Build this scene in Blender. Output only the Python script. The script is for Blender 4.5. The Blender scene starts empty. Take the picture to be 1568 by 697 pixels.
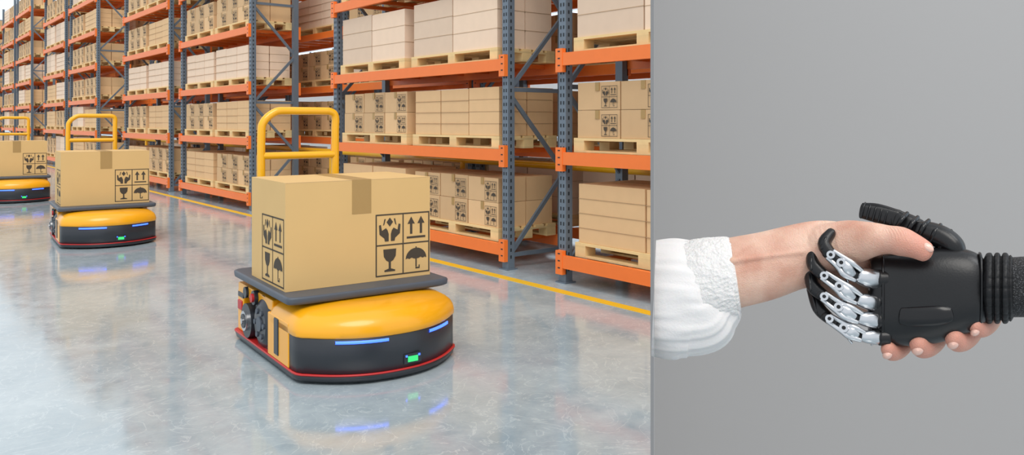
import bpy, math, random, bmesh
from mathutils import Vector, Matrix, noise
random.seed(7)
F=1400.0; CX=900.0; HY=214.0; H=1.6
PHI=math.atan2(0.6298,0.7768)
sc=bpy.context.scene
sc.view_settings.view_transform='Standard'
K=1800/1568.0

# ---------------------------------------------------------------- materials
def newmat(name):
    m=bpy.data.materials.new(name); m.use_nodes=True
    nt=m.node_tree; b=nt.nodes['Principled BSDF']
    return m,nt,b
def mat(name,col,rough=.5,metal=0,var=0.0,scale=8,bump=0,bscale=60,emit=0,island=0,sss=0,spec=.5,coat=0):
    m,nt,b=newmat(name)
    b.inputs['Base Color'].default_value=(*col,1); b.inputs['Roughness'].default_value=rough
    b.inputs['Metallic'].default_value=metal; b.inputs['Specular IOR Level'].default_value=spec
    b.inputs['Coat Weight'].default_value=coat
    if sss:
        b.inputs['Subsurface Weight'].default_value=sss; b.inputs['Subsurface Radius'].default_value=(.012,.004,.002)
    tc=nt.nodes.new('ShaderNodeTexCoord')
    last=None
    if var:
        n=nt.nodes.new('ShaderNodeTexNoise'); n.inputs['Scale'].default_value=scale; n.inputs['Detail'].default_value=5
        nt.links.new(tc.outputs['Object'],n.inputs['Vector'])
        r=nt.nodes.new('ShaderNodeMapRange'); r.inputs[3].default_value=1-var; r.inputs[4].default_value=1+var
        nt.links.new(n.outputs['Fac'],r.inputs[0])
        h=nt.nodes.new('ShaderNodeHueSaturation'); h.inputs['Color'].default_value=(*col,1)
        nt.links.new(r.outputs[0],h.inputs['Value']); last=h
    if island:
        g=nt.nodes.new('ShaderNodeNewGeometry')
        r=nt.nodes.new('ShaderNodeMapRange'); r.inputs[3].default_value=1-island; r.inputs[4].default_value=1+island
        nt.links.new(g.outputs['Random Per Island'],r.inputs[0])
        h=nt.nodes.new('ShaderNodeHueSaturation')
        if last: nt.links.new(last.outputs[0],h.inputs['Color'])
        else: h.inputs['Color'].default_value=(*col,1)
        nt.links.new(r.outputs[0],h.inputs['Value']); last=h
    if last: nt.links.new(last.outputs[0],b.inputs['Base Color'])
    if bump:
        n=nt.nodes.new('ShaderNodeTexNoise'); n.inputs['Scale'].default_value=bscale; n.inputs['Detail'].default_value=4
        nt.links.new(tc.outputs['Object'],n.inputs['Vector'])
        bp=nt.nodes.new('ShaderNodeBump'); bp.inputs['Strength'].default_value=bump; bp.inputs['Distance'].default_value=.01
        nt.links.new(n.outputs['Fac'],bp.inputs['Height']); nt.links.new(bp.outputs[0],b.inputs['Normal'])
    if emit:
        b.inputs['Emission Color'].default_value=(*col,1); b.inputs['Emission Strength'].default_value=emit
    return m
M={}
M['card']=mat('carton_kraft',(.70,.46,.19),.75,var=.05,scale=3)
M['cardA']=mat('carton_tan',(.71,.46,.24),.8,var=.05,island=.13)
M['cardB']=mat('carton_pale',(.81,.61,.45),.8,var=.05,island=.11)
M['tape']=mat('packing_tape',(.42,.26,.09),.4,var=.04)
M['seam']=mat('carton_seam',(.48,.33,.19),.9)
M['ink']=mat('printed_ink',(.06,.045,.03),.7)
M['wood']=mat('pallet_wood',(.82,.60,.29),.8,var=.12,scale=12,island=.1)
M['orange']=mat('rack_orange',(.92,.20,.03),.4,var=.05)
M['slate']=mat('rack_steel',(.15,.19,.235),.45,metal=.2,var=.1)
M['hole']=mat('rack_slot',(.02,.025,.03),.8)
M['yellow']=mat('robot_yellow',(.90,.40,.004),.3,var=.02,coat=.3)
M['tube']=mat('handle_yellow',(.90,.45,.006),.3,coat=.3)
M['dark']=mat('robot_black',(.022,.026,.033),.35,var=.1)
M['dgrey']=mat('platform_grey',(.07,.085,.11),.45,var=.08)
M['red']=mat('red_trim',(.50,.02,.02),.4)
M['silver']=mat('brushed_silver',(.60,.61,.63),.25,metal=1,var=.08,scale=200)
M['blue']=mat('blue_led',(.04,.12,1.0),.3,emit=3.0)
M['green']=mat('green_display',(.04,.65,.18),.3,emit=.5)
M['hblack']=mat('hand_black_polymer',(.006,.006,.007),.33,var=.15,scale=60,bump=.03,bscale=500,spec=.4)
M['hgloss']=mat('hand_black_gloss',(.005,.005,.006),.2,spec=.4)
M['rubber']=mat('rubber_cuff',(.008,.008,.009),.5,bump=.1,bscale=400,spec=.3)
M['nail']=mat('nail',(.78,.47,.38),.25,coat=.3)

# floor material
m,nt,b=newmat('polished_concrete'); M['floor']=m
tc=nt.nodes.new('ShaderNodeTexCoord')
n1=nt.nodes.new('ShaderNodeTexNoise'); n1.inputs['Scale'].default_value=1.1; n1.inputs['Detail'].default_value=8; n1.inputs['Distortion'].default_value=.6
n2=nt.nodes.new('ShaderNodeTexNoise'); n2.inputs['Scale'].default_value=5; n2.inputs['Detail'].default_value=12; n2.inputs['Roughness'].default_value=.75
for n in (n1,n2): nt.links.new(tc.outputs['Object'],n.inputs['Vector'])
mx=nt.nodes.new('ShaderNodeMath'); mx.operation='ADD'; nt.links.new(n1.outputs['Fac'],mx.inputs[0]); nt.links.new(n2.outputs['Fac'],mx.inputs[1])
md=nt.nodes.new('ShaderNodeMath'); md.operation='MULTIPLY'; md.inputs[1].default_value=.5; nt.links.new(mx.outputs[0],md.inputs[0])
cr=nt.nodes.new('ShaderNodeValToRGB'); nt.links.new(md.outputs[0],cr.inputs[0])
cr.color_ramp.elements[0].position=.36; cr.color_ramp.elements[0].color=(.29,.36,.40,1)
cr.color_ramp.elements[1].position=.62; cr.color_ramp.elements[1].color=(.46,.53,.56,1)
n3=nt.nodes.new('ShaderNodeTexNoise'); n3.inputs['Scale'].default_value=3.2; n3.inputs['Detail'].default_value=9; n3.inputs['Distortion'].default_value=2.2
nt.links.new(tc.outputs['Object'],n3.inputs['Vector'])
c3=nt.nodes.new('ShaderNodeValToRGB'); c3.color_ramp.elements[0].position=.49; c3.color_ramp.elements[0].color=(0,0,0,1)
e=c3.color_ramp.elements.new(.505); e.color=(.45,.45,.45,1); c3.color_ramp.elements[2].position=.52; c3.color_ramp.elements[2].color=(0,0,0,1)
nt.links.new(n3.outputs['Fac'],c3.inputs[0])
mm=nt.nodes.new('ShaderNodeMix'); mm.data_type='RGBA'; nt.links.new(c3.outputs[0],mm.inputs[0]); nt.links.new(cr.outputs[0],mm.inputs[6]); mm.inputs[7].default_value=(.62,.68,.70,1)
nt.links.new(mm.outputs[2],b.inputs['Base Color'])
rr=nt.nodes.new('ShaderNodeMapRange'); rr.inputs[1].default_value=.35; rr.inputs[2].default_value=.65; rr.inputs[3].default_value=.05; rr.inputs[4].default_value=.17
nt.links.new(n2.outputs['Fac'],rr.inputs[0]); nt.links.new(rr.outputs[0],b.inputs['Roughness'])
b.inputs['IOR'].default_value=2.0
M['line']=mat('floor_paint_yellow',(.85,.50,.02),.4,var=.08)
M['wall']=mat('warehouse_wall',(.72,.80,.86),.7,var=.03)
M['glass']=mat('window_daylight',(.75,.88,1.0),.3,emit=.9)
M['studio']=mat('studio_grey_paint',(.325,.317,.315),.9,var=.015,scale=1.5)

# skin
m,nt,b=newmat('skin'); M['skin']=m
b.inputs['Roughness'].default_value=.55; b.inputs['Subsurface Weight'].default_value=.25
b.inputs['Subsurface Radius'].default_value=(.012,.004,.002); b.inputs['Subsurface Scale'].default_value=.6

# ---------------------------------------------------------------- builder
def cat(a,b_,c,d,t):
    return 0.5*((2*b_)+(-a+c)*t+(2*a-5*b_+4*c-d)*t*t+(-a+3*b_-3*c+d)*t**3)
class MB:
    def __init__(s): s.v=[];s.f=[];s.m=[];s.s=[];s.mats=[]
    def mi(s,k):
        if k not in s.mats: s.mats.append(k)
        return s.mats.index(k)
    def add(s,vs,fs,k,smooth=False):
        o=len(s.v); s.v+= [tuple(v) for v in vs]; i=s.mi(k)
        for f in fs: s.f.append([q+o for q in f]); s.m.append(i); s.s.append(smooth)
    def box(s,x0,x1,y0,y1,z0,z1,k,M4=None):
        vs=[Vector(p) for p in [(x0,y0,z0),(x1,y0,z0),(x1,y1,z0),(x0,y1,z0),(x0,y0,z1),(x1,y0,z1),(x1,y1,z1),(x0,y1,z1)]]
        if M4: vs=[M4@v for v in vs]
        s.add(vs,[(0,3,2,1),(4,5,6,7),(0,1,5,4),(1,2,6,5),(2,3,7,6),(3,0,4,7)],k)
    def beam(s,a,b_,w,h,k):
        a=Vector(a);b_=Vector(b_);d=(b_-a);L=d.length
        q=d.to_track_quat('X','Z').to_matrix().to_4x4(); q.translation=a
        s.box(0,L,-w/2,w/2,-h/2,h/2,k,q)
    def cyl(s,a,b_,r,k,seg=24,r2=None,smooth=True):
        a=Vector(a);b_=Vector(b_);d=b_-a; q=d.to_track_quat('Z','Y').to_matrix(); r2=r if r2 is None else r2
        vs=[];
        for c,rad in((a,r),(b_,r2)):
            for i in range(seg):
                t=2*math.pi*i/seg; vs.append(c+q@Vector((rad*math.cos(t),rad*math.sin(t),0)))
        s.add(vs,[(i,(i+1)%seg,seg+(i+1)%seg,seg+i) for i in range(seg)],k,smooth)
        s.add(vs[:seg],[list(range(seg))[::-1]],k); s.add(vs[seg:],[list(range(seg))],k)
    def rings(s,R,k,smooth=True,c0=True,c1=True,closed=True):
        n=len(R[0]); vs=[p for r in R for p in r]; fs=[]
        for j in range(len(R)-1):
            for i in range(n if closed else n-1):
                i2=(i+1)%n; fs.append((j*n+i,j*n+i2,(j+1)*n+i2,(j+1)*n+i))
        s.add(vs,fs,k,smooth)
        if c0: s.add(R[0],[list(range(n))[::-1]],k,False)
        if c1: s.add(R[-1],[list(range(n))],k,False)
    def tube(s,pts,rad,k,n=2.0,seg=24,sub=5,mp=None,cap=1.0,mod=None,ref=(0,0,1)):
        P=[Vector(p) for p in pts]; Rr=[(r,r) if not isinstance(r,(tuple,list)) else r for r in rad]
        C=[];RR=[]
        N=len(P)
        for i in range(N-1):
            a=P[max(i-1,0)];b_=P[i];c=P[i+1];d=P[min(i+2,N-1)]
            ra=Rr[max(i-1,0)];rb=Rr[i];rc=Rr[i+1];rd=Rr[min(i+2,N-1)]
            for j in range(sub):
                t=j/sub; C.append(cat(a,b_,c,d,t)); RR.append(tuple(max(.01,cat(ra[q],rb[q],rc[q],rd[q],t)) for q in (0,1)))
        C.append(P[-1]);RR.append(tuple(Rr[-1]))
        T=[(C[min(i+1,len(C)-1)]-C[max(i-1,0)]).normalized() for i in range(len(C))]
        n2=Vector(ref); n2=(n2-T[0]*n2.dot(T[0])).normalized()
        rings=[];L=len(C)
        def ring(c,t,n2,ru,rw,u):
            n1=t.cross(n2); out=[]
            for i in range(seg):
                th=2*math.pi*i/seg; ct,st=math.cos(th),math.sin(th)
                x=math.copysign(abs(ct)**(2/n),ct);y=math.copysign(abs(st)**(2/n),st)
                g=mod(th,u) if mod else 1
                out.append(c+n1*ru*x*g+n2*rw*y*g)
            return out
        for i in range(L):
            n2=(n2-T[i]*n2.dot(T[i])).normalized()
            u=i/(L-1)
            if i==0 and cap>0:
                for a in (80,60,40,20):
                    a=math.radians(a); rm=min(RR[0])*cap
                    rings.append(ring(C[0]-T[0]*rm*math.sin(a),T[0],n2,RR[0][0]*math.cos(a),RR[0][1]*math.cos(a),u))
            rings.append(ring(C[i],T[i],n2,RR[i][0],RR[i][1],u))
            if i==L-1 and cap>0:
                for a in (20,40,60,80):
                    a=math.radians(a); rm=min(RR[-1])*cap
                    rings.append(ring(C[-1]+T[-1]*rm*math.sin(a),T[-1],n2,RR[-1][0]*math.cos(a),RR[-1][1]*math.cos(a),u))
        if mp: rings=[[mp(p) for p in r] for r in rings]
        s.rings(rings,k)
    def ell(s,c,r,k,rot=0,mp=None,seg=24,n=2.0):
        c=Vector(c); R=[];rm=Matrix.Rotation(rot,3,'Z')
        for j in range(1,12):
            ph=-math.pi/2+math.pi*j/12; ring=[]
            for i in range(seg):
                th=2*math.pi*i/seg
                p=Vector((r[0]*math.cos(ph)*math.cos(th),r[1]*math.cos(ph)*math.sin(th),r[2]*math.sin(ph)))
                p=c+rm@p; ring.append(mp(p) if mp else p)
            R.append(ring)
        s.rings(R,k)
    def build(s,name,parent=None,bevel=0,merge=False):
        me=bpy.data.meshes.new(name); me.from_pydata(s.v,[],s.f)
        for k in s.mats: me.materials.append(M[k])
        me.polygons.foreach_set('material_index',s.m); me.polygons.foreach_set('use_smooth',s.s)
        bm=bmesh.new(); bm.from_mesh(me)
        bmesh.ops.remove_doubles(bm,verts=bm.verts,dist=1e-6) if merge else None
        bmesh.ops.recalc_face_normals(bm,faces=bm.faces); bm.to_mesh(me); bm.free()
        o=bpy.data.objects.new(name,me); sc.collection.objects.link(o)
        if parent: o.parent=parent
        if bevel:
            md=o.modifiers.new('bevel','BEVEL'); md.width=bevel; md.segments=2; md.limit_method='ANGLE'; md.angle_limit=math.radians(50)
        return o
def inst(name,me,parent,loc=(0,0,0)):
    o=bpy.data.objects.new(name,me); sc.collection.objects.link(o); o.parent=parent; o.location=loc; return o
def empty(name,loc=(0,0,0),rz=0):
    o=bpy.data.objects.new(name,None); sc.collection.objects.link(o); o.location=loc; o.rotation_euler=(0,0,rz); return o
RP=Matrix.Rotation(PHI,3,'Z')
def A(t,s_,z=0): return RP@Vector((t,s_,z))

# icons
def rect(x0,y0,x1,y1): return [(x0,y0),(x1,y0),(x1,y1),(x0,y1)]
def icon_polys():
    out=[]
    def cell(ox,oy,polys):
        for p in polys: out.append([(ox+x,oy+y) for x,y in p])
    hl=[(.10,.66),(.17,.68),(.21,.48),(.36,.56),(.42,.48),(.46,.36),(.46,.12),(.32,.12),(.30,.22),(.12,.36)]
    cell(0,1,[[(.5,.9),(.62,.75),(.5,.6),(.38,.75)],hl,[(1-x,y) for x,y in hl][::-1],
              [(.3,.86),(.35,.86),(.3,.68),(.25,.64)],[(.65,.86),(.70,.86),(.75,.64),(.70,.68)]])
    ar=[]
    for c in(.31,.69):
        ar+= [[(c-.14,.64),(c+.14,.64),(c,.88)],rect(c-.045,.3,c+.045,.64)]
    ar.append(rect(.14,.15,.86,.22)); cell(1,1,ar)
    cell(0,0,[[(.26,.86),(.74,.86),(.72,.62),(.63,.49),(.54,.44),(.54,.22),(.70,.17),(.70,.12),(.30,.12),(.30,.17),(.46,.22),(.46,.44),(.37,.49),(.28,.62)]])
    um=[(.5+.4*math.cos(math.radians(a)),.46+.36*math.sin(math.radians(a))) for a in range(0,181,15)]
    um+=[(.17,.49),(.24,.46),(.33,.50),(.42,.46),(.58,.46),(.67,.50),(.76,.46),(.83,.49)]
    cell(1,0,[um,rect(.475,.18,.525,.47),rect(.475,.86,.525,.8),rect(.475,.12,.64,.17),rect(.60,.17,.64,.24)])
    w=.022
    for x in(0,1,2): out.append(rect(x-w,-w,x+w,2+w))
    for y in(0,1,2): out.append(rect(-w,y-w,2+w,y+w))
    return out
ICON=icon_polys()
def decal(mb,o,u,v,su,sv,nrm):
    o=Vector(o)+Vector(nrm)*.002;u=Vector(u);v=Vector(v)
    for p in ICON:
        vs=[o+u*(x*su/2)+v*(y*sv/2) for x,y in p]
        mb.add(vs,[list(range(len(vs)))],'ink')

# ---------------------------------------------------------------- pallet loads
def load(cols,rows,h,mk,sym,name,L=1.78,layers=1):
    mb=MB()
    for i in range(5):
        x=.0+i*.18; mb.box(x,x+.13,0,L,.115,.14,'wood')
    for y in (0,L/2-.07,L-.14):
        for x in(0,.355,.71): mb.box(x,x+.14,y,y+.14,.02,.095,'wood')
        mb.box(0,.85,y,y+.14,.095,.115,'wood')
    for x in(0,.355,.71): mb.box(x,x+.14,0,L,0,.02,'wood')
    cw=(L-.04)/cols
    for c in range(cols):
        y0=.02+c*cw
        for r in range(rows):
            z0=.142+r*h
            hh=h*(random.uniform(.97,1.0))-.004 if r==rows-1 else h-.004
            for dx in(0,1):
                x0=.02+dx*.405
                mb.box(x0+random.uniform(0,.012),x0+.395,y0+.010,y0+cw-.010,z0,z0+hh,mk)
            xf=.018
            if sym:
                s=min(cw*.62,h*.75); 
                decal(mb,(xf,y0+s+.035,z0+.02),(0,-1,0),(0,0,1),s,s,(-1,0,0))
                mb.box(xf,xf+.01,y0+cw*.47,y0+cw*.56,z0+h*.68,z0+hh,'tape')
            for l in range(1,layers):
                zz=z0+hh*l/layers
                mb.box(xf,.8,y0+.006,y0+cw-.006,zz-.002,zz+.002,'seam')
    o=mb.build(name); me=o.data; bpy.data.objects.remove(o); return me
V=[load(3,1,.56,'cardA',False,'plain_load',layers=4),
   load(3,2,.28,'cardA',True,'printed_load'),
   load(2,1,.66,'cardB',False,'pale_load',layers=3),
   load(3,2,.27,'cardA',True,'printed_load_b'),
   load(2,1,.58,'cardA',False,'plain_load_b',layers=4),
   load(3,1,.60,'cardB',False,'pale_load_b',layers=4)]
LV=[.28,1.30,2.28,3.32,4.35,5.38,6.41]
def rackmesh():
    mb=MB(); D=.9; L=4.0; T=7.3
    for x in(0,D-.09):
        for y in(-.06,L-.04):
            mb.box(x,x+.09,y,y+.10,.0,T,'slate')
            mb.box(x-.03,x+.12,y-.02,y+.12,0,.012,'slate')
            if x==0:
                z=.12
                while z<T:
                    for yy in(.022,.063):
                        mb.box(x-.002,x+.01,y+yy,y+yy+.016,z,z+.035,'hole')
                    mb.box(x+.03,x+.05,y-.002,y+.0,z,z+.035,'hole')
                    z+=.075
    for y in(-.01,L+.01):
        z=.15;f=0
        while z<T-.9:
            a,b_=(.06,D-.06) if f%2==0 else (D-.06,.06)
            mb.beam((a,y,z),(b_,y,z+.85),.03,.045,'slate'); z+=.9; f+=1
        for z in(.15,1.95,3.75,5.55,7.1): mb.beam((.05,y,z),(D-.05,y,z),.03,.045,'slate')
    for z in LV:
        for x in(-.045,D-.01):
            mb.box(x,x+.05,.04,L-.04,z-.125,z,'orange')
            for y in(-.055,L-.04): mb.box(x-.006,x+.055,y,y+.095,z-.19,z+.045,'orange')
            if x<0:
                for y in(-.03,L-.01):
                    for dz in(-.13,-.06,.01): mb.box(x-.009,x,y,y+.03,z+dz,z+dz+.012,'hole')
        for i in range(7):
            y=.35+i*.55; mb.box(.0,D-.01,y,y+.06,z-.06,z-.01,'orange')
    o=mb.build('rackmesh'); me=o.data; bpy.data.objects.remove(o); return me
RM=rackmesh()
spec={0:{0:[4,4],1:[3,3],2:[2,2]},
      1:{0:[1,4],1:[0,1],2:[2,2],3:[1,2]},
      2:{0:[1,0],1:[0,3],2:[5,5],3:[1,1]},
      3:{0:[1,0],1:[0,1],2:[5,5],3:[0,1]}}
T0=5.37
def rack(t,s_,idx=None):
    e=empty('pallet_rack',A(t,s_),PHI)
    inst('rack_frame',RM,e)
    for li,z in enumerate(LV):
        for j in(0,1):
            if idx in spec and li in spec[idx]: v=spec[idx][li][j]
            else: v=random.choice([0,1,5,3,0,2] if li<3 else [0,1,1,5,2,3])
            inst('pallet_load',V[v],e,(.015+random.uniform(0,.02),.14+j*1.93+random.uniform(-.03,.03),z+.001))
k=0
for p in range(5):
    s0=1.82+12.3*p
    rack(T0,s0,k); k+=1
    rack(T0,s0+4.93,k); k+=1
s_=1.0
for i in range(13):
    rack(6.85,s_); s_+=4.22
mb=MB()
mb.cyl((6.56,1,1.06),(6.56,55,1.06),.045,'tube',12)
for i in range(14): mb.cyl((6.56,1+i*4.1,0),(6.56,1+i*4.1,1.06),.04,'tube',12)
o=mb.build('guard_rail'); o.rotation_euler=(0,0,PHI)

# ---------------------------------------------------------------- shell
mb=MB(); mb.box(-25,30,-12,75,-.1,0,'floor'); fl=mb.build('floor'); fl.rotation_euler=(0,0,PHI)
mb=MB(); mb.box(5.03,5.14,-3,70,.0,.003,'line'); o=mb.build('floor_marking'); o.rotation_euler=(0,0,PHI)
mb=MB(); mb.box(14,14.2,-12,75,0,9,'wall')
o=mb.build('wall_right'); o.rotation_euler=(0,0,PHI)
mb=MB(); mb.box(-25,14.2,70,70.2,0,9,'wall'); o=mb.build('wall_back'); o.rotation_euler=(0,0,PHI)
for i in range(3):
    mb=MB(); z=1.2+i*2.3
    mb.box(13.9,14,-8,68,z,z+.9,'glass')
    y=-8
    while y<=68: mb.box(13.86,13.95,y-.04,y+.04,z,z+.9,'slate'); y+=2
    o=mb.build('window_%d'%(i+1)); o.rotation_euler=(0,0,PHI)

# ---------------------------------------------------------------- robots
OX=.032
def outl_p(ins,W=.56,a=.29,n=2.3,y1=1.60,N=60,y0=0.0):
    w=W-ins; pts=[]; c=.05
    for i in range(N+1):
        u=-1+2*i/N; x=w*u; y=y0+ins+a*abs(u)**n
        if abs(u)>.9:
            q=(abs(u)-.9)/.1; y+=c*q*q; x=math.copysign(w*(.9+.1*math.sin(q*math.pi/2)),u)
        pts.append(Vector((x+OX,y,0)))
    r=.08
    for q in range(5):
        t=math.pi/2*q/4; pts.append(Vector((w-r+r*math.cos(t)+OX,y1-ins-r+r*math.sin(t),0)))
    for q in range(5):
        t=math.pi/2+math.pi/2*q/4; pts.append(Vector((-w+r+r*math.cos(t)+OX,y1-ins-r+r*math.sin(t),0)))
    return pts
def outl_s(ins,W=.52,a=.42,n=3.0,y1=1.62,N=40,y0=0.0,ox=.035):
    w=W-ins; pts=[]
    for i in range(N+1):
        u=-math.pi/2+math.pi*i/N; x=math.sin(u); c=abs(math.cos(u))
        pts.append(Vector((w*math.copysign(abs(x)**(2/n),x)+ox, y0+ins+(a)*(1-c**(2/n)),0)))
    r=.08
    for q in range(5):
        t=math.pi/2*q/4; pts.append(Vector((w-r+r*math.cos(t)+ox,y1-ins-r+r*math.sin(t),0)))
    for q in range(5):
        t=math.pi/2+math.pi/2*q/4; pts.append(Vector((-w+r+r*math.cos(t)+ox,y1-ins-r+r*math.sin(t),0)))
    return pts
def lay(L,k,mb,c0=True,c1=True,fn=outl_p,**kw):
    mb.rings([[Vector((p.x,p.y,z)) for p in fn(i,**kw)] for z,i in L],k,True,c0,c1)
def robot_parts():
    P={}
    mb=MB()
    lay([(.015,.03),(.02,.0),(.055,-.008),(.058,0)],'dark',mb)
    lay([(.056,-.004),(.057,-.011),(.065,-.011),(.067,-.004)],'red',mb)
    P['bumper_skirt']=mb
    mb=MB(); lay([(.066,.006),(.070,.0),(.280,.0),(.285,.006)],'dark',mb,y1=.70)
    P['front_band']=mb
    mb=MB(); lay([(.283,.0),(.288,-.006),(.32,-.006),(.350,.000),(.378,.014),(.404,.04),(.425,.075),(.438,.12),(.446,.17),(.450,.24)],'yellow',mb,y1=.82)
    def sb(a,b_,*r):
        mb.box(-b_+OX,-a+OX,*r,'yellow'); mb.box(a+OX,b_+OX,*r,'yellow')
    sb(.42,.566,.40,.80,.066,.345)
    mb.box(-.42,.44,.7,1.58,.10,.42,'yellow')
    sb(.40,.54,.78,1.55,.34,.415); sb(.42,.54,1.42,1.56,.066,.36)
    P['yellow_hood']=mb
    mb=MB()
    for sx in(-1,1):
        def X(v): return sx*(v+.039)+OX
        def bx(a,b_,*r): mb.box(min(X(a),X(b_)),max(X(a),X(b_)),*r)
        bx(.520,.534,.58,.66,.10,.335,'dark')
        mb.cyl((X(.38),.97,.225),(X(.50),.97,.225),.19,'dark',36); mb.cyl((X(.50),.97,.225),(X(.525),.97,.225),.165,'dark',36,r2=.12)
        mb.cyl((X(.525),.97,.225),(X(.535),.97,.225),.05,'dgrey',24)
        for q in range(6):
            t=q*math.pi/3; mb.cyl((X(.51),.97+.09*math.cos(t),.225+.09*math.sin(t)),(X(.536),.97+.09*math.cos(t),.225+.09*math.sin(t)),.018,'dgrey',10)
        mb.cyl((X(.40),1.26,.19),(X(.53),1.26,.19),.12,'dark',30); mb.cyl((X(.53),1.26,.19),(X(.55),1.26,.19),.07,'silver',24)
        mb.cyl((X(.55),1.26,.19),(X(.555),1.26,.19),.05,'dark',24); mb.cyl((X(.555),1.26,.19),(X(.565),1.26,.19),.02,'silver',16)
        mb.cyl((X(.49),1.12,.375),(X(.525),1.12,.375),.05,'dark',20); mb.cyl((X(.525),1.12,.375),(X(.54),1.12,.375),.03,'red',20)
        mb.cyl((X(.49),1.33,.375),(X(.52),1.33,.375),.04,'dark',20)
        bx(.48,.51,1.44,1.54,.22,.29,'red'); bx(.48,.505,1.42,1.55,.31,.35,'dark')
    P['drive_wheels']=mb
    mb=MB()
    mb.box(-.36,.40,.5,1.5,.40,.458,'dark')
    for sx in(-1,1):
        for y in (.62,.95,1.3): mb.cyl((sx*.40+.02,y,.38),(sx*.40+.02,y,.46),.018,'silver',16)
    P['lift_mount']=mb
    mb=MB()
    kw=dict(W=.578,a=.09,n=5.0,y1=1.60,y0=.36,fn=outl_s)
    lay([(.452,.03),(.455,.015),(.463,.002),(.475,.0),(.495,-.002),(.503,.002),(.506,.012)],'dgrey',mb,**kw)
    P['load_platform']=mb
    mb=MB()
    def strip(x0,x1,z0,z1,k,off):
        pts=[p for p in outl_p(-off) if x0<=p.x<=x1 and p.y<.5]
        mb.rings([[Vector((p.x,p.y+.01,z0)) for p in pts],[Vector((p.x,p.y,z0)) for p in pts],[Vector((p.x,p.y,z1)) for p in pts],[Vector((p.x,p.y+.01,z1)) for p in pts]],k,True,False,False,closed=False)
    strip(-.36,-.04,.252,.269,'blue',.006); strip(.24,.47,.252,.269,'blue',.006)
    mb.box(.06,.18,-.006,.03,.09,.15,'dark'); mb.box(.085,.155,-.010,.0,.10,.135,'green')
    mb.box(.158,.17,-.011,.0,.132,.143,'blue'); mb.box(.070,.081,-.011,.0,.132,.143,'blue')
    P['status_lights']=mb
    mb=MB()
    yh=1.67; xs=.30
    pts=[(-xs,yh,.42),(-xs,yh,1.0),(-xs,yh,1.48),(-xs+.02,yh,1.60),(-xs+.11,yh,1.675),(-xs+.2,yh,1.685),(0,yh,1.685),(xs-.12,yh,1.685),(xs-.04,yh,1.680),(xs,yh,1.64),(xs,yh,1.5),(xs,yh,1.0),(xs,yh,.42)]
    mb.tube(pts,[.031]*len(pts),'tube',seg=16,sub=6,cap=0,ref=(0,1,0))
    mb.cyl((-xs,yh,1.335),(xs,yh,1.335),.029,'tube',16)
    mb.box(-xs-.06,xs+.06,yh-.10,yh+.03,.34,.44,'dark')
    P['push_handle']=mb
    return P
PR=robot_parts(); MESH={}
for n_,mb in PR.items():
    o=mb.build(n_); MESH[n_]=o.data; bpy.data.objects.remove(o)
mb=MB(); W=.527; BD=.70
mb.box(-W,W,0,BD,0,.70,'card')
mb.box(-.07,.07,-.002,BD+.002,.70,.7015,'tape'); mb.box(-.07,.07,-.002,0,.47,.70,'tape')
mb.box(-W+.002,W-.002,-.0005,0,.697,.6985,'seam')
decal(mb,(W-.42,0,.03),(1,0,0),(0,0,1),.41,.42,(0,-1,0))
decal(mb,(-W,.46,.02),(0,-1,0),(0,0,1),.43,.44,(-1,0,0))
bo=mb.build('c'); BOXM=bo.data; bpy.data.objects.remove(bo)
def robot(t,s_,rz=-.07):
    e=empty('warehouse_robot',A(t,s_),PHI+rz)
    for n_,me in MESH.items():
        o=inst(n_,me,e)
        if n_ in('yellow_hood','lift_mount','drive_wheels'):
            md=o.modifiers.new('bevel','BEVEL'); md.width=.012; md.segments=3; md.limit_method='ANGLE'; md.angle_limit=math.radians(55)
    e2=empty('cardboard_box',A(t,s_)+Matrix.Rotation(PHI+rz,3,'Z')@Vector((.03,.56,.507)),PHI+rz)
    inst('carton_body',BOXM,e2)
robot(2.54,4.28); robot(2.40,11.02); robot(2.29,18.2)

# ---------------------------------------------------------------- studio (handshake)
RC=Vector(((1320*K-CX)/F,1,-(440*K-HY)/F)); NH=RC.normalized(); D0=.786; U=.00058
CAM=Vector((0,0,H))
def HD(p):
    r=Vector(((p[0]*K-CX)/F,1,-(p[1]*K-HY)/F)); d=(D0+p[2]*U)/r.dot(NH)
    return CAM+r*d
arm=empty('human_arm'); 
mb=MB()
def T_(pts,rad,k='skin',**kw): mb.tube(pts,rad,k,mp=HD,**kw)
T_([(1050,437,10),(1115,420,10),(1170,408,10),(1222,393,12),(1258,391,16),(1300,404,26),(1345,420,48),(1395,440,66),(1430,452,70)],
   [(58,46),(55,45),(53,39),(50,32),(54,28),(62,26),(62,22),(55,20),(48,16)],seg=40)
T_([(1256,378,6),(1300,372,-4),(1336,367,-22),(1360,367,-30),(1380,370,-36),(1400,377,-38),(1416,385,-38)],[(34,27),(35,27),(27,24),(22,21),(22.5,20.5),(19,17.5),(16.5,13)],seg=36)
T_([(1240,392,-12),(1268,392,-14),(1300,390,-12)],[(16,10),(24,13),(22,12)],seg=28)
T_([(1120,400,-32),(1180,392,-24),(1240,385,-14)],[(6,5),(5,5),(6,5)],seg=16)
T_([(1290,372,20),(1330,375,30),(1370,392,45)],[(34,20),(32,18),(30,16)],seg=28)
FT=[]; TIPS=[(1364,539,14),(1411,531,18),(1465,522,17.5),(1498,504,13.5)]
for (x,y,r) in TIPS:
    T_([(x+10,y-80,66),(x+24,y-45,72),(x+22,y-18,60),(x+13,y-4,38),(x+2,y,12),(x-4,y-5,-4)],[r*1.1,r*1.15,r*1.12,r*1.05,r,r*.85],seg=28)
    FT.append(HD((x,y,-8)))
FT.append(HD((1424,386,-45)))
hand=mb.build('arm_and_hand',arm)
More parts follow.
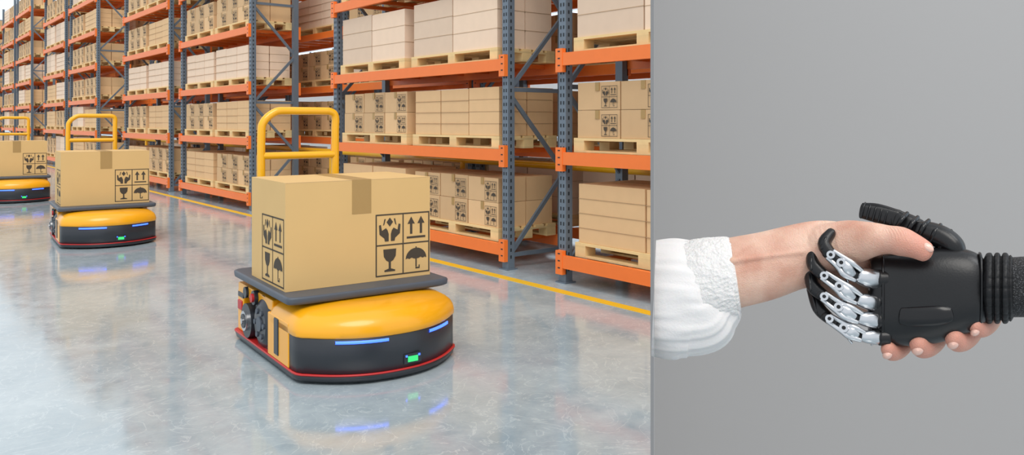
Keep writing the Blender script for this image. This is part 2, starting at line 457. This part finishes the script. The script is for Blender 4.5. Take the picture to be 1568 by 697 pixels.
md=hand.modifiers.new('r','REMESH'); md.mode='VOXEL'; md.voxel_size=.0010; md.use_smooth_shade=True
md=hand.modifiers.new('s','SMOOTH'); md.iterations=8; md.factor=.6
nt=M['skin'].node_tree; b=nt.nodes['Principled BSDF']
g=nt.nodes.new('ShaderNodeNewGeometry'); prev=None
for f in FT:
    v=nt.nodes.new('ShaderNodeVectorMath'); v.operation='DISTANCE'; v.inputs[1].default_value=f; nt.links.new(g.outputs['Position'],v.inputs[0])
    if prev is None: prev=v.outputs['Value']
    else:
        mm=nt.nodes.new('ShaderNodeMath'); mm.operation='MINIMUM'; nt.links.new(prev,mm.inputs[0]); nt.links.new(v.outputs['Value'],mm.inputs[1]); prev=mm.outputs[0]
mr=nt.nodes.new('ShaderNodeMapRange'); mr.inputs[1].default_value=.006; mr.inputs[2].default_value=.045; mr.inputs[3].default_value=.9; mr.inputs[4].default_value=0
nt.links.new(prev,mr.inputs[0])
n=nt.nodes.new('ShaderNodeTexNoise'); n.inputs['Scale'].default_value=34; n.inputs['Detail'].default_value=8; nt.links.new(g.outputs['Position'],n.inputs['Vector'])
c1=nt.nodes.new('ShaderNodeValToRGB'); c1.color_ramp.elements[0].position=.3; c1.color_ramp.elements[0].color=(.54,.27,.19,1); c1.color_ramp.elements[1].position=.68; c1.color_ramp.elements[1].color=(.72,.48,.37,1)
nt.links.new(n.outputs['Fac'],c1.inputs[0])
mxn=nt.nodes.new('ShaderNodeMix'); mxn.data_type='RGBA'; nt.links.new(mr.outputs[0],mxn.inputs[0]); nt.links.new(c1.outputs[0],mxn.inputs[6]); mxn.inputs[7].default_value=(.60,.26,.19,1)
nt.links.new(mxn.outputs[2],b.inputs['Base Color'])
n=nt.nodes.new('ShaderNodeTexNoise'); n.inputs['Scale'].default_value=420; n.inputs['Detail'].default_value=6; nt.links.new(g.outputs['Position'],n.inputs['Vector'])
vo=nt.nodes.new('ShaderNodeTexVoronoi'); vo.inputs['Scale'].default_value=900; nt.links.new(g.outputs['Position'],vo.inputs['Vector'])
ad=nt.nodes.new('ShaderNodeMath'); nt.links.new(n.outputs['Fac'],ad.inputs[0]); nt.links.new(vo.outputs['Distance'],ad.inputs[1])
# joint creases on the thumb and wrist
last=ad.outputs[0]
for (pt,rad,sc_,amt) in ((HD((1374,352,-44)),.012,150,1.6),(HD((1255,372,-24)),.022,70,1.3)):
    v=nt.nodes.new('ShaderNodeVectorMath'); v.operation='DISTANCE'; v.inputs[1].default_value=pt; nt.links.new(g.outputs['Position'],v.inputs[0])
    q=nt.nodes.new('ShaderNodeMapRange'); q.inputs[1].default_value=rad*.3; q.inputs[2].default_value=rad; q.inputs[3].default_value=amt; q.inputs[4].default_value=0; nt.links.new(v.outputs['Value'],q.inputs[0])
    wv=nt.nodes.new('ShaderNodeTexWave'); wv.inputs['Scale'].default_value=sc_; wv.inputs['Distortion'].default_value=3; wv.inputs['Detail Scale'].default_value=2; nt.links.new(g.outputs['Position'],wv.inputs['Vector'])
    mu=nt.nodes.new('ShaderNodeMath'); mu.operation='MULTIPLY'; nt.links.new(q.outputs[0],mu.inputs[0]); nt.links.new(wv.outputs['Fac'],mu.inputs[1])
    a2=nt.nodes.new('ShaderNodeMath'); nt.links.new(last,a2.inputs[0]); nt.links.new(mu.outputs[0],a2.inputs[1]); last=a2.outputs[0]
bp=nt.nodes.new('ShaderNodeBump'); bp.inputs['Strength'].default_value=.3; bp.inputs['Distance'].default_value=.0012; nt.links.new(last,bp.inputs['Height']); nt.links.new(bp.outputs[0],b.inputs['Normal'])
mb=MB()
mb.ell((1420,379,-46),(11,6.5,6),'nail',rot=math.radians(30),mp=HD)
for (x,y,r) in TIPS:
    mb.ell((x-5,y+4,-4),(r*.6,r*.5,r*.75),'nail',rot=math.radians(-30),mp=HD)
mb.build('fingernails',arm)
# sleeve
M['fab']=mat('sheer_cotton',(.72,.695,.685),.9,sss=.1,bump=.1,bscale=500,var=.02,scale=30)
M['fuzz']=mat('fuzzy_knit',(.72,.70,.685),.95,sss=.1,bump=.35,bscale=420)
mb=MB()
def mod(th,u):
    p=Vector((math.cos(th)*3.2,math.sin(th)*3.2,u*1.3))
    q=Vector((math.cos(th)*7,math.sin(th)*7,u*2.0+5))
    return 1+.05*(.5+u)*noise.noise(p)+.035*noise.noise(q)
mb.tube([(1000.9,457,12),(1025,458,12),(1045,459,12),(1062,461,12),(1076,462,12),(1088,455,12),(1094,448,12)],[(88,62),(91,64),(90,64),(86,62),(77,56),(60,48),(50,40)],'fab',seg=260,sub=9,mp=HD,cap=0,mod=mod)
mb.build('blouse_sleeve',arm)
mb=MB()
def fz(th,u):
    p=Vector((math.cos(th)*6,math.sin(th)*6,u*4.5)); q=p*2.6
    return 1+.018*(noise.noise(p))+.018*noise.noise(q)+.012*noise.noise(p*8)
mb.tube([(1058,441,12),(1063,439,12),(1082,434,12),(1103,429,12),(1118,425,12),(1125,424,12)],[(66,54),(70,59),(70,59),(67,57),(64,54),(58,50)],'fuzz',seg=300,sub=16,mp=HD,cap=.15,mod=fz)
mb.build('knit_cuff',arm)

# robot hand
rh=empty('robotic_hand')
mb=MB()
mb.tube([(1332,459,13),(1336,459,13),(1350,458,14),(1380,458,15),(1410,456,15),(1440,450,15),(1470,446,15),(1492,444,15),(1507,443,15)],
 [(44,24),(60,31),(69,37),(72,41),(73,43),(72,44),(67,43),(60,40),(50,35)],'hblack',n=2.7,seg=64,sub=6,mp=HD,cap=.15)
mb.build('palm_shell',rh)
mb=MB()
mb.tube([(1380,484,-25),(1400,485,-27),(1440,483,-28),(1456,481,-26)],[(13,4),(15,5),(15,5),(11,4)],'hgloss',seg=28,mp=HD)
def arc(x0,bow,y0,y1,w0,r,k,c=458):
    pts=[];N=14
    for i in range(N+1):
        a=-math.pi/2+math.pi*i/N
        pts.append((x0-bow*math.cos(a),(y0+y1)/2+(y1-y0)/2*math.sin(a)*1.0,15-(w0)*math.cos(a)**.6))
    mb.tube(pts,[r]*len(pts),k,seg=10,sub=3,mp=HD,ref=(0,0,1))
arc(1352,0,390,526,39,2.2,'hgloss'); arc(1500,-4,388,499,38,2.5,'hgloss'); 
mb.build('palm_trim',rh)
mb=MB()
mb.tube([(1318,323,32),(1345,328,32),(1375,336,30)],[(11,11),(14,13),(15,14)],'hblack',n=4,seg=32,mp=HD,cap=.2)
mb.tube([(1372,337,30),(1392,344,28),(1408,350,26)],[(16,15),(16,18),(14,17)],'hblack',n=3,seg=32,mp=HD,cap=.4)
mb.tube([(1404,352,22),(1425,357,20),(1446,366,18),(1462,378,16),(1468,392,16)],[(14,19),(17,22),(18,24),(16,24),(12,20)],'hblack',n=2.6,seg=32,mp=HD,cap=.6)
for i in range(7):
    x=1322+i*9; y=316+i*2.1
    mb.tube([(x-4,y+17,18),(x+1,y-1,20),(x+3,y-5,30)],[1.8]*3,'hgloss',seg=8,mp=HD)
for (x,y,L) in((1383,328,20),(1399,334,22),(1416,339,24),(1434,346,24),(1450,355,24)):
    mb.tube([(x-10,y+L,2),(x-2,y+8,0),(x+6,y-1,16)],[3.5,4.5,3.5],'hgloss',seg=12,mp=HD)
mb.tube([(1322,313,26),(1345,315,24),(1380,326,20),(1404,338,16)],[2.5,3,3,2.5],'hgloss',seg=12,mp=HD)
mb.build('thumb',rh)
mbs=MB(); mbk=MB()
fing=[
 ((1340,428,-10),(1310,422,-26),(1288,402,-34),(1272,390,-36),[(1274,392,-34),(1262,374,-32),(1272,358,-24)],16,11),
 ((1338,464,-10),(1310,458,-24),(1285,438,-30),(1262,422,-30),[(1262,422,-28),(1246,406,-22),(1244,386,-10)],13,11),
 ((1340,491,-10),(1312,487,-22),(1284,470,-26),(1262,454,-24),[(1262,454,-22),(1245,438,-14),(1240,412,0)],13,11),
 ((1343,517,-8),(1316,515,-18),(1292,502,-20),(1270,488,-16),[(1270,488,-14),(1254,472,-4),(1243,444,8)],11.5,10.5)]
for kn,pip,dip,end,tip,r,r2 in fing:
    kn,pip,dip,end=[Vector(q) for q in(kn,pip,dip,end)]
    mbk.tube([kn+Vector((16,0,4)),kn+Vector((4,0,0))],[r+2,r+1],'hblack',seg=24,mp=HD,cap=.4)
    mbs.tube([kn+Vector((-1,0,0)),(kn+pip)/2+Vector((0,0,-3)),pip+Vector((4,0,0))],[(r,r),(r*.9,r),(r*.75,r*.85)],'silver',n=2.8,seg=28,mp=HD,cap=.35)
    mbs.tube([kn+Vector((-8,-r*.95,-2)),kn+Vector((-8,0,-r-2)),kn+Vector((-8,r*.95,-2))],[2]*3,'silver',seg=10,mp=HD,ref=(1,0,0))
    mbk.tube([pip+Vector((5,0,4)),pip+Vector((-6,-3,2))],[r*.7,r*.62],'hblack',seg=20,mp=HD)
    for sgn in(-1,1):
        d=(dip-pip).normalized(); nrm=Vector((d.y,-d.x,0)).normalized()*sgn*r*.58
        mbs.tube([pip+nrm+Vector((4,0,-4)),(pip+dip)/2+nrm*1.2+Vector((0,0,-8)),dip+nrm*.95+Vector((0,0,-5)),end+nrm*.8+Vector((0,0,-3))],[(3.6,6),(4.6,7),(4.2,6),(3.2,5)],'silver',n=3,seg=16,mp=HD)
    mbs.tube([pip+Vector((-3,-2,-9)),(pip+dip)/2+Vector((0,0,-13)),dip+Vector((4,1,-10))],[(5,3),(7.5,3.5),(5,3)],'silver',n=2.5,seg=20,mp=HD)
    mbk.tube([pip,(pip+dip)/2,dip,end],[r*.5,r*.5,r*.5,r*.55],'hblack',seg=16,mp=HD)
    for q,rr_ in((dip,6.5),(end,6)):
        a=HD(q+Vector((0,0,-8)));c=HD(q+Vector((0,0,-16)));
        mbs.cyl(a,c,rr_*U*1.0,'silver',20); mbk.cyl(c,HD(q+Vector((0,0,-16.8))),rr_*.45*U,'hgloss',16)
        mbk.tube([q+Vector((5,3,0)),q+Vector((-5,-3,0))],[r2*.8,r2*.8],'hblack',seg=18,mp=HD)
    mbk.tube(tip,[(r2*.85,r2),(r2*.95,r2*1.1),(r2*.72,r2*.9)],'hblack',n=2.4,seg=24,mp=HD)
    t1=Vector(tip[1]);t2=Vector(tip[2])
    mbk.tube([t1+Vector((-4,6,-r2)),(t1+t2)/2+Vector((-3,0,-r2)),t2+Vector((-1,3,-r2*.7))],[2.5,3,2],'hgloss',seg=10,mp=HD)
    mbs.tube([end+Vector((-4,6,6)),end+Vector((14,14,4)),pip+Vector((-12,10,2))],[2,2,2],'silver',seg=10,mp=HD)
mbs.build('finger_links_metal',rh); mbk.build('finger_links_black',rh)
mb=MB()
cm=lambda th,u:1+.03*(abs(math.cos(th*11))**.5)-.01
cx=[1506,1509,1512,1518,1521,1524,1530,1533,1536,1542,1545,1548,1552]
cr_=[44,50,53,53,48,53,53,48,53,53,49,50,44]
mb.tube([(x,441.5,14) for x in cx],[(r,r*.88) for r in cr_],'rubber',seg=176,sub=3,mp=HD,cap=.08,mod=cm)
mb.build('corrugated_cuff',rh)
M['carbon']=mat('speckled_forearm',(.05,.05,.052),.45,metal=.3,bump=.5,bscale=900)
nt=M['carbon'].node_tree; b=nt.nodes['Principled BSDF']
vn=nt.nodes.new('ShaderNodeTexNoise'); vn.inputs['Scale'].default_value=1100; vn.inputs['Detail'].default_value=3
tc=nt.nodes.new('ShaderNodeTexCoord'); nt.links.new(tc.outputs['Object'],vn.inputs['Vector'])
cr=nt.nodes.new('ShaderNodeValToRGB'); cr.color_ramp.elements[0].position=.54; cr.color_ramp.elements[0].color=(.010,.010,.011,1); cr.color_ramp.elements[1].position=.74; cr.color_ramp.elements[1].color=(.18,.18,.19,1)
nt.links.new(vn.outputs['Fac'],cr.inputs[0]); nt.links.new(cr.outputs[0],b.inputs['Base Color'])
mb=MB(); mb.tube([(1548,440,14),(1580,439,14),(1680,436,14)],[(46,40),(47,41),(52,46)],'carbon',seg=48,mp=HD,cap=0)
mb.build('forearm_tube',rh)

# walls of studio
rx=(1149.5-CX)/F; YW=1.6
mb=MB(); mb.box(rx*YW,2.2,YW,YW+.04,0,2.1,'studio'); mb.build('wall_studio')
mb=MB(); y0=.74
vs=[Vector((rx*y0,y0,0)),Vector((rx*YW,YW,0)),Vector((rx*YW+.0008,YW,0)),Vector((rx*y0+.0004,y0,0))]
vs+= [v+Vector((0,0,2.1)) for v in vs]
mb.add(vs,[(0,1,2,3),(4,5,6,7),(0,1,5,4),(1,2,6,5),(2,3,7,6),(3,0,4,7)],'studio'); mb.build('wall_partition')

# ---------------------------------------------------------------- light
w=bpy.data.worlds.new('World'); sc.world=w; w.use_nodes=True
bg=w.node_tree.nodes['Background']; bg.inputs[0].default_value=(.90,.95,1,1); bg.inputs[1].default_value=1.1
def light(name,typ,loc,target,e,size=1,col=(1,1,1),angle=None):
    l=bpy.data.lights.new(name,typ); l.energy=e; l.color=col
    if typ=='AREA': l.size=size
    if angle: l.angle=angle
    o=bpy.data.objects.new(name,l); sc.collection.objects.link(o); o.location=loc
    o.rotation_euler=(Vector(target)-Vector(loc)).to_track_quat('-Z','Y').to_euler(); return o
light('front_fill_sun','SUN',(1,-5,7),(0,0,0),1.7,angle=.6,col=(1,.96,.9))  # added soft sun lamp, brightens the box fronts inside the warehouse
light('wall_gradient_fill','AREA',(1.15,.45,2.45),(.95,1.6,1.5),5,size=.5)  # added area lamp that makes the grey wall brighter towards the right

cam=bpy.data.cameras.new('camera'); co=bpy.data.objects.new('camera',cam); sc.collection.objects.link(co)
co.location=(0,0,H); co.rotation_euler=(math.pi/2,0,0); cam.sensor_width=36; cam.clip_start=.01; cam.clip_end=300
cam.lens=36*F/1800; cam.shift_y=-(400-HY)/1800
sc.camera=co
